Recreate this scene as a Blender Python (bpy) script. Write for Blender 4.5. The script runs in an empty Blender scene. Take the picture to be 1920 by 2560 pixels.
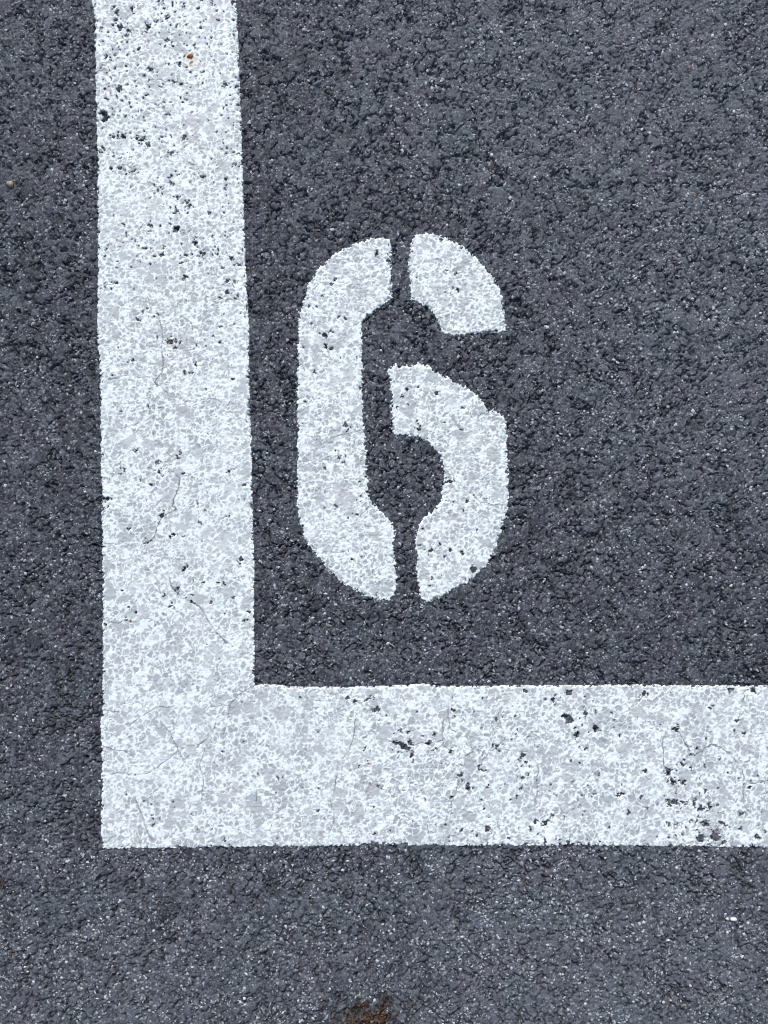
import bpy, math, random
import numpy as np
from mathutils import Vector, Matrix

random.seed(6)
RNG = np.random.default_rng(6)
S = bpy.context.scene
COL = S.collection
f32 = np.float32

# ------------------------------------------------------------------ camera
TILT = math.radians(4.0)          # the phone leans a little forward
DIST = 0.555                      # metres from lens to the asphalt along the axis
FOCAL_PX = 1848.0                 # focal length of the photograph in its own pixels (1920 x 2560)
cam_d = bpy.data.cameras.new('camera')
cam_d.sensor_fit = 'VERTICAL'
cam_d.sensor_height = 24.0
cam_d.sensor_width = 18.0
cam_d.lens = 24.0 * FOCAL_PX / 2560.0
cam_d.clip_start = 0.01
cam_d.clip_end = 500.0
cam = bpy.data.objects.new('camera', cam_d)
CAM = Vector((0.0, -DIST * math.sin(TILT), DIST * math.cos(TILT)))
cam.location = CAM
cam.rotation_euler = (TILT, 0, 0)
COL.objects.link(cam)
S.camera = cam

# ------------------------------------------------------------------ sky, sun, exposure
SUN_EL, SUN_AZ = math.radians(44), math.radians(-8)     # light comes from the top of the picture
w = bpy.data.worlds.new('World')
S.world = w
w.use_nodes = True
wn = w.node_tree
for n in list(wn.nodes):
    wn.nodes.remove(n)
wo = wn.nodes.new('ShaderNodeOutputWorld')
bg = wn.nodes.new('ShaderNodeBackground')
sky = wn.nodes.new('ShaderNodeTexSky')
sky.sky_type = 'NISHITA'
sky.sun_disc = False
sky.sun_elevation = SUN_EL
sky.sun_rotation = SUN_AZ
sky.air_density = 1.0
sky.dust_density = 2.0
bg.inputs['Strength'].default_value = 0.095
wn.links.new(sky.outputs[0], bg.inputs['Color'])
wn.links.new(bg.outputs[0], wo.inputs['Surface'])
sd_ = bpy.data.lights.new('sun', 'SUN')
sd_.energy = 1.5
sd_.angle = math.radians(10)
sd_.color = (1.0, 0.985, 0.96)
sun = bpy.data.objects.new('sun', sd_)
sv = Vector((math.sin(SUN_AZ) * math.cos(SUN_EL), math.cos(SUN_AZ) * math.cos(SUN_EL), math.sin(SUN_EL)))
sun.rotation_euler = sv.to_track_quat('Z', 'Y').to_euler()
sun.location = sv * 5
COL.objects.link(sun)
S.view_settings.view_transform = 'Standard'
S.view_settings.look = 'None'
S.view_settings.gamma = 1.0
S.view_settings.use_curve_mapping = False
S.view_settings.exposure = 0.66
S.cycles.pixel_filter_type = 'BLACKMAN_HARRIS'
S.cycles.filter_width = 1.05

# ------------------------------------------------------------------ measuring the ground
def ground(px, py):
    """photograph pixel(s) -> point on the ground, millimetres"""
    px = np.asarray(px, float); py = np.asarray(py, float)
    x = (px - 960.0) / FOCAL_PX
    y = (1280.0 - py) / FOCAL_PX
    c, s = math.cos(TILT), math.sin(TILT)
    dy = y * c + s
    dz = y * s - c
    k = -CAM.z / dz
    return np.stack([(CAM.x + x * k) * 1000, (CAM.y + dy * k) * 1000], -1)

PX = float(np.linalg.norm(ground(961, 1280) - ground(960, 1280)))   # mm per photograph pixel, about 0.3

# ------------------------------------------------------------------ noise
def _hash(ix, iy, seed):
    h = (ix.astype(np.uint32) * np.uint32(374761393)) ^ (iy.astype(np.uint32) * np.uint32(668265263)) ^ np.uint32((seed * 2246822519) & 0xffffffff)
    h = (h ^ (h >> np.uint32(13))) * np.uint32(1274126177)
    h ^= h >> np.uint32(16)
    return h.astype(f32) * f32(1.0 / 4294967296.0)

def vnoise(x, y, seed):
    """value noise, -1..1; the lattice is turned by an angle of its own so that no two layers line up"""
    an = 0.35 + 0.9 * (seed * 0.618 % 1.0)
    ca, sa = math.cos(an), math.sin(an)
    x, y = x * ca - y * sa, x * sa + y * ca
    xf = np.floor(x); yf = np.floor(y)
    ix = xf.astype(np.int32); iy = yf.astype(np.int32)
    u = (x - xf).astype(f32); v = (y - yf).astype(f32)
    u = u * u * (3 - 2 * u); v = v * v * (3 - 2 * v)
    a = _hash(ix, iy, seed); b = _hash(ix + 1, iy, seed)
    c = _hash(ix, iy + 1, seed); d = _hash(ix + 1, iy + 1, seed)
    return ((a + (b - a) * u) * (1 - v) + (c + (d - c) * u) * v) * 2 - 1

def fbm(x, y, seed, octv=3):
    t = 0; amp = 1.0; tot = 0
    for k in range(octv):
        t = t + amp * vnoise(x * (2 ** k), y * (2 ** k), seed + 17 * k)
        tot += amp; amp *= 0.5
    return t / tot

def sstep(a, b, x):
    t = np.clip((x - a) / (b - a), 0, 1)
    return t * t * (3 - 2 * t)

# ------------------------------------------------------------------ the aggregate: packed angular grains in four sizes
HALF = 760.0   # mm, tables reach this far from the centre
class Grains:
    def __init__(self, cell, rlo, rhi, z, zs, prob, drop, tilt, seed):
        g = np.random.default_rng(seed)
        n = int(2 * HALF / cell) + 4
        self.cell, self.n, self.drop = cell, n, drop
        sh = (n, n)
        self.cx = g.uniform(0.12, 0.88, sh).astype(f32)
        self.cy = g.uniform(0.12, 0.88, sh).astype(f32)
        self.r = g.uniform(rlo, rhi, sh).astype(f32)
        self.z = (z + zs * g.standard_normal(sh)).astype(f32)
        self.z[g.random(sh) > prob] = -9
        a = g.uniform(0, math.pi, sh)
        self.ca = np.cos(a).astype(f32); self.sa = np.sin(a).astype(f32)
        self.a1 = g.uniform(0.75, 1.25, sh).astype(f32)
        self.a2 = g.uniform(0.75, 1.25, sh).astype(f32)
        self.a3 = g.uniform(0.75, 1.15, sh).astype(f32)
        self.tx = (tilt * g.standard_normal(sh)).astype(f32)
        self.ty = (tilt * g.standard_normal(sh)).astype(f32)
        self.tone = g.beta(2.0, 2.6, sh).astype(f32)

    def add(self, x, y, h, tone, gid, base, tshift, ring=None):
        fx = (x + HALF) / self.cell + 1; fy = (y + HALF) / self.cell + 1
        ix = np.floor(fx).astype(np.int32); iy = np.floor(fy).astype(np.int32)
        for dx in (-1, 0, 1):
            for dy in (-1, 0, 1):
                jx = np.clip(ix + dx, 0, self.n - 1); jy = np.clip(iy + dy, 0, self.n - 1)
                j = jx * self.n + jy
                px = (fx - (jx + self.cx.ravel()[j])) * self.cell
                py = (fy - (jy + self.cy.ravel()[j])) * self.cell
                ca = self.ca.ravel()[j]; sa = self.sa.ravel()[j]
                qx = px * ca + py * sa; qy = py * ca - px * sa
                d = np.maximum(np.abs(qx) * self.a1.ravel()[j], np.abs(0.5 * qx + 0.866 * qy) * self.a2.ravel()[j])
                d = np.maximum(d, np.abs(0.5 * qx - 0.866 * qy) * self.a3.ravel()[j])
                d = 0.55 * d + 0.45 * np.sqrt(qx * qx + qy * qy)
                d = d / self.r.ravel()[j]
                d2 = d * d
                z = self.z.ravel()[j] + self.tx.ravel()[j] * px + self.ty.ravel()[j] * py - self.drop * d2 * (0.10 + 0.90 * d2 * d2 * d2)
                if ring is not None:
                    live = self.z.ravel()[j] > -5
                    np.maximum(ring, np.where(live, np.exp(-((d - 1.0) * self.r.ravel()[j] / 0.42) ** 2), 0), out=ring)
                win = z > h
                h[win] = z[win]
                tone[win] = self.tone.ravel()[j][win] * (0.45 if ring is not None else 0.8) + tshift + (0.12 if ring is not None else 0)
                gid[win] = base + j[win] if base >= 0 else -1

SIZES = [Grains(13.0, 4.6, 7.4, 0.0, 0.12, 0.42, 1.4, 0.012, 11),
         Grains(7.0, 2.4, 3.7, -0.04, 0.13, 0.60, 1.4, 0.03, 12),
         Grains(3.6, 1.35, 2.2, -0.08, 0.15, 0.85, 1.4, 0.06, 13),
         Grains(2.0, 0.80, 1.25, -0.18, 0.19, 0.97, 1.2, 0.12, 14)]
SHIFT = [0.10, 0.13, 0.15, 0.16]

def aggregate(x, y, sizes=4):
    """height in mm, tone 0..1, id of the large stone on top (-1: none)"""
    x = x.astype(f32); y = y.astype(f32)
    H = np.empty_like(x); T = np.empty_like(x); G = np.empty(x.shape, np.int32)
    step = 40000
    for s in range(0, len(x), step):
        xs = x[s:s + step]; ys = y[s:s + step]
        wx = xs + 0.55 * vnoise(xs / 2.6, ys / 2.6, 1) + 0.25 * vnoise(xs / 1.1, ys / 1.1, 2)
        wy = ys + 0.55 * vnoise(xs / 2.6, ys / 2.6, 3) + 0.25 * vnoise(xs / 1.1, ys / 1.1, 4)
        h = np.full(xs.shape, -0.95, f32) + 0.25 * vnoise(xs / 1.5, ys / 1.5, 5)
        t = np.full(xs.shape, 0.2, f32)
        g = np.full(xs.shape, -1, np.int32)
        ring = np.zeros(xs.shape, f32)
        for k in range(sizes):
            SIZES[k].add(wx, wy, h, t, g, 0 if k == 0 else -1, SHIFT[k], ring if k < 2 else None)
        if sizes == 4:
            h += 0.20 * vnoise(xs / 2.1, ys / 2.1, 8) + 0.13 * vnoise(xs / 1.05, ys / 1.05, 9)
            t += 0.16 * vnoise(xs / 1.3, ys / 1.3, 6)
        # meandering open crevices between the grains
        cn = np.abs(vnoise(wx / 6.5, wy / 6.5, 21) + 0.35 * vnoise(wx / 2.8, wy / 2.8, 22))
        cm = sstep(-0.2, 0.15, vnoise(xs / 9, ys / 9, 23))
        rm = sstep(0.05, 0.4, vnoise(xs / 5, ys / 5, 24) + 0.5 * vnoise(xs / 14, ys / 14, 25))
        h -= 3.0 * np.maximum(sstep(0.085, 0.03, cn) * cm, sstep(0.45, 0.9, ring) * rm)
        h += 0.35 * vnoise(xs / 45, ys / 45, 10)
        H[s:s + step] = h; T[s:s + step] = t; G[s:s + step] = g
    return H, T, G

# ------------------------------------------------------------------ outlines of the paint (measured on the photograph)
def P(lst):
    a = np.array(lst, float)
    return ground(a[:, 0], a[:, 1])

side_left = [(230, 0), (231, 20), (237, 40), (236, 120), (240, 260), (243, 400), (245, 660), (242, 830), (248, 900), (250, 1000), (254, 1300),
             (256, 1500), (256, 1600), (255, 1760), (251, 1810), (254, 1900), (253, 2000), (252, 2122)]
side_right = [(588, -60), (590, 0), (591, 18), (593, 30), (595, 90), (598, 150), (602, 250), (604, 330), (610, 500), (614, 660), (620, 760), (624, 830),
              (623, 950), (627, 1060), (629, 1100), (631, 1240), (632, 1300), (636, 1420), (635, 1500), (637, 1640), (637, 1712)]
end_top = [(637, 1713), (660, 1709), (690, 1711), (740, 1716), (833, 1716), (920, 1715), (1000, 1713), (1060, 1709), (1090, 1714), (1200, 1714), (1300, 1713),
           (1430, 1712), (1600, 1711), (1760, 1713), (1920, 1712)]
end_bottom = [(1920, 2119), (1800, 2117), (1700, 2115), (1600, 2116), (1450, 2112), (1300, 2114), (1100, 2114), (1010, 2113), (930, 2108), (900, 2113), (800, 2116), (640, 2116), (450, 2119),
              (330, 2120), (252, 2122)]
# the two stripes meet along a line that runs from the inner corner to the outer one, hidden in the paint
SIDE = P(side_left[:0] + [(223, -700)] + side_left + [(637, 1712)][:0] + [(445, 1917)] + side_right[::-1] + [(562, -700)])
END = P([(445, 1917)] + end_top + [(2600, 1708), (2600, 2126)] + end_bottom)
BAY = P([(223, -700)] + side_left + end_bottom[::-1][1:] + [(2600, 2126), (2600, 1708)] + end_top[::-1] + side_right[::-1][1:] + [(562, -700)])

SEG_A = P([(975, 604), (968, 598), (954, 592), (940, 597), (928, 595), (902, 604), (861, 620), (823, 645), (793, 675), (775, 704), (765, 727), (756, 760), (747, 798), (744, 835),
           (744, 914), (744, 1007), (745, 1057), (744, 1132), (741, 1207), (744, 1274), (752, 1311), (764, 1349), (790, 1386), (823, 1427), (857, 1457),
           (894, 1478), (924, 1495), (954, 1500), (977, 1498), (988, 1489), (991, 1460), (993, 1427), (986, 1394), (986, 1338), (980, 1308), (958, 1282), (932, 1259),
           (920, 1233), (917, 1169), (913, 1095), (909, 1050), (905, 988), (907, 914), (905, 869), (905, 824), (913, 790), (932, 779), (954, 764), (980, 745),
           (978, 719), (978, 671), (975, 633)])
SEG_B = P([(1038, 588), (1059, 582), (1092, 585), (1126, 598), (1156, 617), (1189, 641), (1212, 669), (1234, 693), (1249, 727), (1259, 760), (1262, 794), (1266, 828),
           (1223, 831), (1178, 835), (1141, 837), (1105, 835), (1100, 813), (1085, 783), (1066, 764), (1044, 753), (1027, 751), (1025, 708), (1021, 663), (1025, 626), (1031, 596)])
SEG_C = P([(965, 921), (988, 910), (1002, 916), (1014, 910), (1025, 919), (1044, 906), (1074, 917), (1104, 934), (1141, 957), (1175, 973), (1197, 988), (1212, 1011), (1219, 1026),
           (1234, 1024), (1257, 1038), (1268, 1072), (1270, 1132), (1272, 1207), (1270, 1274), (1261, 1300), (1253, 1330), (1238, 1368), (1223, 1405), (1197, 1431),
           (1167, 1455), (1130, 1476), (1104, 1489), (1064, 1506), (1051, 1495), (1042, 1450), (1038, 1416), (1044, 1394), (1038, 1356), (1040, 1323), (1048, 1308),
           (1070, 1285), (1096, 1259), (1105, 1240), (1105, 1211), (1111, 1196), (1107, 1166), (1100, 1136), (1077, 1110), (1055, 1095), (1029, 1089), (984, 1084),
           (978, 1042), (978, 981), (977, 959), (971, 936)])

def poly_sd(x, y, poly):
    """signed distance to a polygon in mm, positive inside"""
    n = len(poly)
    best = np.full(x.shape, 1e12, f32)
    inside = np.zeros(x.shape, bool)
    for i in range(n):
        ax, ay = poly[i]; bx, by = poly[(i + 1) % n]
        ex, ey = bx - ax, by - ay
        L = ex * ex + ey * ey
        if L < 1e-9:
            continue
        t = np.clip(((x - ax) * ex + (y - ay) * ey) / L, 0, 1)
        d = (x - ax - ex * t) ** 2 + (y - ay - ey * t) ** 2
        np.minimum(best, d, out=best)
        if ay != by:
            c = ((ay > y) != (by > y)) & (x < ex * (y - ay) / ey + ax)
            inside ^= c
    d = np.sqrt(best)
    return np.where(inside, d, -d)

# ------------------------------------------------------------------ cracks in the paint
CR = []
def cracks(ox, oy, sc, lines, width=1.0):
    for ln in lines:
        a = np.array(ln, float)
        CR.append((ground(ox + a[:, 0] * sc, oy + a[:, 1] * sc), width))
k1 = 440 / 1659
cracks(220, 540, k1, [
    [(120, 655), (240, 645), (270, 630), (390, 645), (430, 705), (520, 775), (580, 825)],
    [(560, 905), (620, 930), (660, 925), (730, 920), (790, 860), (830, 845), (890, 790), (890, 740), (920, 680), (920, 590)],
    [(310, 2010), (420, 1970), (490, 1950)], [(820, 850), (850, 930), (920, 965), (980, 1020), (990, 1080)],
    [(690, 1670), (620, 1750), (580, 1830), (575, 1880)], [(625, 1770), (625, 1900), (615, 1950), (595, 1985), (620, 2060), (625, 2111)]], 0.8)
cracks(220, 540, k1, [
    [(660, 925), (690, 1040), (710, 1140), (690, 1210), (700, 1300), (715, 1400), (700, 1475), (640, 1545), (625, 1575), (690, 1610), (740, 1665), (760, 1695),
     (850, 1720), (930, 1750), (980, 1735), (1030, 1755), (1110, 1740), (1150, 1715), (1220, 1735), (1310, 1800), (1340, 1755), (1390, 1775), (1400, 1790), (1490, 1810)],
    [(190, 1540), (300, 1525), (340, 1505), (430, 1500), (480, 1525), (560, 1520), (610, 1525), (625, 1570)]], 1.1)
cracks(220, 1080, k1, [
    [(620, 30), (650, 90), (710, 155), (775, 220)], [(700, 330), (720, 290), (790, 230)], [(570, 335), (640, 355), (670, 380), (690, 420), (760, 465)],
    [(150, 1045), (230, 1050), (270, 1065), (310, 1030), (370, 1055), (420, 1090), (500, 1125), (520, 1190), (560, 1270), (620, 1350), (650, 1400)],
    [(570, 1370), (620, 1470), (710, 1550)], [(150, 1775), (210, 1790), (280, 1800), (350, 1770), (400, 1790), (450, 1785), (510, 1760), (600, 1760)],
    [(960, 400), (1030, 470), (1090, 530), (1130, 580)]], 0.8)
cracks(220, 1080, k1, [
    [(830, 405), (870, 440), (850, 540), (815, 610), (800, 690), (830, 735), (750, 770), (700, 800), (680, 840), (650, 900), (625, 990), (560, 1050), (525, 1105)],
    [(770, 1370), (785, 1450), (830, 1500), (860, 1550), (960, 1600), (1040, 1640), (1090, 1690), (1120, 1760), (1160, 1810), (1200, 1880), (1260, 1930), (1290, 1975), (1340, 2000)]], 1.3)
cracks(220, 0, k1, [
    [(580, 755), (680, 745), (740, 770), (800, 765), (870, 780), (980, 800)], [(740, 850), (730, 910), (690, 980), (730, 1045), (760, 1080)], [(550, 960), (650, 985)],
    [(340, 1550), (420, 1590), (500, 1600)], [(870, 1520), (950, 1530), (1010, 1560)], [(560, 1710), (640, 1760), (670, 1790), (720, 1740)]], 1.0)
cracks(200, 1600, 700 / 1659, [
    [(135, 415), (230, 425)], [(300, 500), (380, 440), (460, 395), (540, 400), (575, 450)], [(1025, 270), (940, 325), (890, 385), (830, 390), (770, 395), (740, 425)],
    [(500, 510), (540, 560), (575, 640), (610, 705), (640, 750)], [(130, 805), (260, 780), (300, 800), (390, 795), (470, 745), (540, 690), (575, 660)],
    [(600, 640), (700, 620), (750, 590), (800, 510), (810, 490)], [(890, 390), (870, 500), (850, 560)], [(740, 640), (710, 740), (730, 830), (720, 970)],
    [(330, 950), (370, 1040), (390, 1110), (430, 1190)], [(1045, 860), (1045, 960)], [(130, 625), (200, 650), (260, 655), (310, 690)]], 0.9)
cracks(820, 1680, 560 / 1659, [
    [(250, 285), (205, 350), (195, 440), (185, 495), (150, 590), (75, 680), (65, 760), (50, 870), (20, 920), (25, 1010), (50, 1050), (40, 1120), (20, 1180)],
    [(185, 495), (240, 505), (330, 435), (340, 490), (400, 495), (480, 515)], [(640, 540), (700, 520), (720, 530), (790, 515), (850, 510)],
    [(850, 340), (855, 420), (845, 460), (855, 550), (890, 560), (915, 610)], [(890, 260), (890, 330), (910, 420), (950, 450)],
    [(1260, 300), (1270, 360), (1290, 400), (1285, 450), (1305, 490), (1260, 550), (1200, 590), (1150, 640), (1130, 690)],
    [(1260, 565), (1330, 575), (1400, 585), (1480, 590)], [(1010, 620), (1070, 590)], [(990, 660), (980, 760), (965, 820), (950, 890), (915, 960), (910, 1080)],
    [(740, 1140), (755, 1270)], [(1550, 690), (1560, 730), (1540, 790), (1550, 880), (1530, 970)]], 0.9)
cracks(1300, 1660, 620 / 1659, [
    [(980, 450), (950, 520), (960, 600), (965, 680), (1000, 730), (1020, 790), (1045, 830), (1045, 900)], [(1500, 210), (1480, 300), (1455, 375), (1500, 420)],
    [(1280, 535), (1350, 560), (1410, 610), (1480, 690), (1510, 790), (1570, 800), (1620, 790), (1659, 780)], [(1510, 790), (1490, 850), (1500, 950), (1540, 1000)],
    [(1280, 535), (1190, 600), (1150, 610)], [(1060, 450), (1110, 540), (1150, 600)]], 1.0)
cracks(700, 1020, 620 / 1659, [
    [(120, 355), (200, 370), (270, 345), (330, 320), (390, 320)], [(270, 250), (330, 210), (400, 180), (480, 165), (540, 150)],
    [(610, 650), (570, 690), (510, 750), (480, 820), (440, 860), (400, 875), (340, 960), (400, 970), (440, 950)],
    [(1100, 490), (1200, 500), (1240, 545), (1300, 590), (1340, 630), (1420, 645), (1520, 650)], [(1320, 60), (1370, 30)]], 0.9)

# ------------------------------------------------------------------ chips where the paint has gone
CH = []
def chips(ox, oy, sc, lst):
    for c in lst:
        x, y, rx = c[:3]; ry = c[3] if len(c) > 3 else rx; an = c[4] if len(c) > 4 else 0
        q = ground(ox + x * sc, oy + y * sc)
        CH.append((q[0], q[1], rx * sc * PX * 0.70, ry * sc * PX * 0.70, math.radians(an)))
        if max(rx, ry) >= 20:                                   # a big chip has crumbled spots around it
            for _ in range(3):
                a = random.uniform(0, 6.283); d = max(rx, ry) * sc * PX * random.uniform(0.9, 2.0); k = random.uniform(0.35, 0.62)
                CH.append((q[0] + d * math.cos(a), q[1] + d * math.sin(a), k, k * random.uniform(0.5, 1.1), a))
chips(220, 0, k1, [(1372, 18, 30, 20), (270, 110, 22), (260, 185, 20), (305, 265, 36), (380, 295, 22), (310, 185, 12), (485, 460, 18), (570, 250, 30), (750, 375, 20), (860, 600, 26, 15, -25),
    (580, 650, 32), (800, 765, 24), (1300, 790, 22), (1400, 820, 38, 12), (300, 840, 48, 36), (140, 1060, 52, 40), (160, 1110, 48, 55), (745, 1075, 26, 12), (245, 1290, 25), (325, 1285, 32), (460, 1310, 26),
    (510, 1320, 26), (570, 1370, 16, 36), (697, 1295, 22), (905, 1295, 18, 24), (145, 1410, 42, 24, -50), (300, 1585, 26), (215, 1590, 20), (785, 1450, 20), (1385, 1555, 28, 16, 30), (1080, 1660, 24, 12),
    (770, 1720, 22), (660, 1790, 24), (845, 1865, 22), (930, 1910, 20), (965, 1945, 20), (915, 1945, 18), (1150, 2010, 22), (835, 1970, 18, 40), (935, 2010, 16), (1300, 1785, 18), (420, 1620, 24, 12), (1420, 990, 34, 10),
    (405, 90, 16, 26), (1040, 85, 14), (1165, 45, 18, 12), (1090, 205, 20), (720, 80, 14), (1220, 190, 14), (345, 340, 14), (725, 435, 16), (905, 410, 14), (180, 515, 16), (440, 485, 14), (1155, 365, 16)])
chips(220, 540, k1, [(840, 115, 55, 45), (580, 90, 22), (510, 115, 30, 10, 35), (685, 95, 18), (1165, 190, 13, 22), (705, 290, 18), (690, 365, 20), (890, 440, 44, 13), (1085, 355, 36, 24, -25), (1215, 360, 14, 24), (1305, 350, 15),
    (1345, 400, 34, 14, -45), (1410, 460, 24, 10, -20), (920, 570, 24), (1010, 255, 26), (1270, 490, 14), (1310, 610, 14, 24), (1310, 720, 16, 34), (1370, 670, 10, 30), (1410, 750, 24, 9), (265, 635, 14, 20), (150, 665, 24, 9),
    (430, 705, 16), (560, 860, 14), (665, 925, 16), (770, 1190, 40, 34), (830, 1190, 22, 12), (875, 1190, 16), (1020, 1205, 16), (1120, 1225, 15), (420, 1360, 24), (1015, 1400, 15), (1255, 1055, 16), (1190, 1125, 14),
    (470, 985, 20), (1250, 780, 13), (320, 1850, 18, 8), (410, 225, 15), (330, 75, 16), (270, 485, 16, 10), (400, 480, 16, 9), (1110, 1635, 16)])
chips(220, 1080, k1, [(650, 285, 24), (665, 370, 22, 34), (845, 240, 40, 16, -10), (905, 395, 18), (345, 365, 36, 14, -30), (1335, 370, 24, 18), (500, 450, 16), (170, 630, 34, 30), (150, 715, 26, 8), (700, 790, 20), (560, 1045, 30, 14, 40),
    (975, 1600, 38, 13, -30), (900, 1290, 24), (1165, 1610, 20), (1440, 1200, 22), (775, 1640, 18), (805, 960, 20), (900, 990, 16), (1515, 1690, 15), (705, 1550, 16), (360, 1765, 12), (450, 190, 12, 20), (1375, 1560, 18, 10),
    (830, 1490, 14, 22), (1340, 800, 10, 24), (1500, 1780, 22, 16), (1285, 800, 12), (1385, 1385, 10), (390, 910, 11)])
chips(820, 1680, 560 / 1659, [(520, 525, 42, 24, -30), (570, 560, 50, 26, -35), (610, 530, 24, 18), (620, 615, 12, 22), (630, 660, 14), (745, 530, 34, 14), (360, 280, 44, 20, 15), (290, 210, 36, 16, 25), (230, 705, 18), (375, 835, 14), (980, 765, 20),
    (1030, 850, 18, 38), (1130, 720, 44, 13, -35), (915, 930, 15), (590, 445, 16), (795, 580, 16, 10), (1440, 620, 16), (1620, 1120, 24, 14, 30), (1180, 1155, 26), (990, 1175, 18), (1340, 1225, 14), (1255, 550, 13), (200, 220, 18), (150, 190, 16),
    (910, 590, 12, 20), (270, 570, 12), (1475, 665, 14), (1405, 730, 12), (1250, 355, 12), (1180, 850, 12), (790, 460, 12), (865, 1140, 12), (300, 680, 12), (925, 280, 12, 7)])
chips(1300, 1660, 620 / 1659, [(330, 190, 36, 26, -40), (330, 370, 38, 32), (385, 475, 24, 24), (510, 430, 24), (225, 245, 20), (830, 200, 13, 20), (440, 570, 10, 18), (435, 340, 9, 40), (1040, 440, 26, 20), (995, 720, 32), (1025, 785, 18, 30),
    (1015, 925, 46, 28), (1085, 925, 20), (1165, 930, 26), (1210, 970, 26), (1265, 955, 16, 28), (1325, 945, 13, 18), (1350, 1060, 36, 12, -25), (1095, 795, 18), (1085, 670, 26, 12, -40), (1145, 695, 13), (1240, 1070, 30, 24), (1210, 1170, 28, 36),
    (1300, 1150, 36), (1325, 1170, 24), (1360, 1200, 40, 10, 20), (1590, 1160, 36, 22, -25), (1410, 170, 26, 14), (1560, 175, 30, 16, -30), (1245, 845, 12, 18), (1180, 1050, 15), (1140, 1050, 15), (670, 875, 36, 11), (170, 1065, 28, 12, 25),
    (835, 715, 17), (1155, 610, 28, 8), (1455, 375, 15), (270, 1230, 13, 42), (110, 1060, 16), (165, 1190, 10, 40), (320, 1205, 10, 22), (35, 180, 16), (1480, 1105, 16), (725, 995, 12), (20, 615, 16), (1500, 460, 12), (300, 350, 20)])
chips(700, 540, 620 / 1659, [(345, 460, 26, 10, 30), (645, 250, 14, 28), (1190, 500, 18, 22), (1170, 385, 12), (1115, 365, 9), (1080, 160, 18), (300, 800, 24), (305, 870, 9, 22), (345, 890, 13), (515, 950, 9, 22), (340, 770, 12), (230, 1040, 15),
    (165, 1240, 14), (390, 680, 12), (430, 680, 13), (245, 605, 10), (195, 600, 9), (785, 1280, 10), (1045, 1185, 15), (815, 1205, 13), (1440, 770, 14), (720, 300, 22), (865, 570, 16), (155, 870, 8, 16), (285, 540, 9)])
chips(700, 1020, 620 / 1659, [(930, 130, 9, 26), (460, 150, 13), (535, 495, 13), (1130, 495, 26, 12), (1250, 620, 16), (1010, 950, 20, 13, 30), (1145, 950, 13), (1065, 915, 10), (1290, 1085, 26), (1230, 690, 9), (395, 330, 10), (435, 355, 9),
    (1215, 975, 9), (1105, 995, 8), (1000, 1190, 8), (320, 355, 8), (575, 680, 10), (930, 925, 16, 10), (435, 110, 7, 20), (1300, 590, 9)])

CLEAN = ground(1362, 2082)

# ------------------------------------------------------------------ the paint: cover, holes, wear
class Cells:
    def __init__(self, cell, seed):
        g = np.random.default_rng(seed)
        n = int(2 * HALF / cell) + 4
        self.cell, self.n = cell, n
        self.cx = g.uniform(0.02, 0.98, n * n).astype(f32); self.cy = g.uniform(0.02, 0.98, n * n).astype(f32)
        self.r1 = g.random(n * n).astype(f32); self.r2 = g.random(n * n).astype(f32)

    def look(self, x, y):
        fx = (x + HALF) / self.cell + 1; fy = (y + HALF) / self.cell + 1
        ix = np.floor(fx).astype(np.int32); iy = np.floor(fy).astype(np.int32)
        f1 = np.full(x.shape, 9, f32); f2 = np.full(x.shape, 9, f32); c = np.zeros(x.shape, np.int32)
        for dx in (-1, 0, 1):
            for dy in (-1, 0, 1):
                jx = np.clip(ix + dx, 0, self.n - 1); jy = np.clip(iy + dy, 0, self.n - 1)
                j = jx * self.n + jy
                d = np.hypot(fx - jx - self.cx[j], fy - jy - self.cy[j]).astype(f32)
                n1 = d < f1
                f2 = np.where(n1, f1, np.minimum(f2, d))
                c = np.where(n1, j, c)
                f1 = np.where(n1, d, f1)
        return f1, f2, self.r1[c], self.r2[c]

FINE_CELLS = Cells(4.6, 31)
FLAT_CELLS = Cells(8.5, 32)
PHOTO_X0, PHOTO_Y1 = ground(0, 0)[0], ground(960, 0)[1]

def pit_density(x, y):
    """share of the paint's cells that have lost their paint; more at the far end of the side stripe and on the right of the end stripe"""
    d = np.full(x.shape, 0.04, f32)
    yt = ground(960, 820)[1]; ytop = ground(960, 60)[1]; xs = ground(660, 1280)[0]
    d = np.where((x < xs) & (y > yt), 0.04 + 0.46 * np.clip((y - yt) / (ytop - yt), 0, 1) ** 0.6, d)
    xr = ground(1180, 1900)[0]; yb = ground(960, 1690)[1]
    d = np.where((y < yb) & (x > xr), 0.15, d)
    return d * np.clip(1 + 1.1 * vnoise(x / 22, y / 22, 41), 0.1, 2.4)

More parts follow.
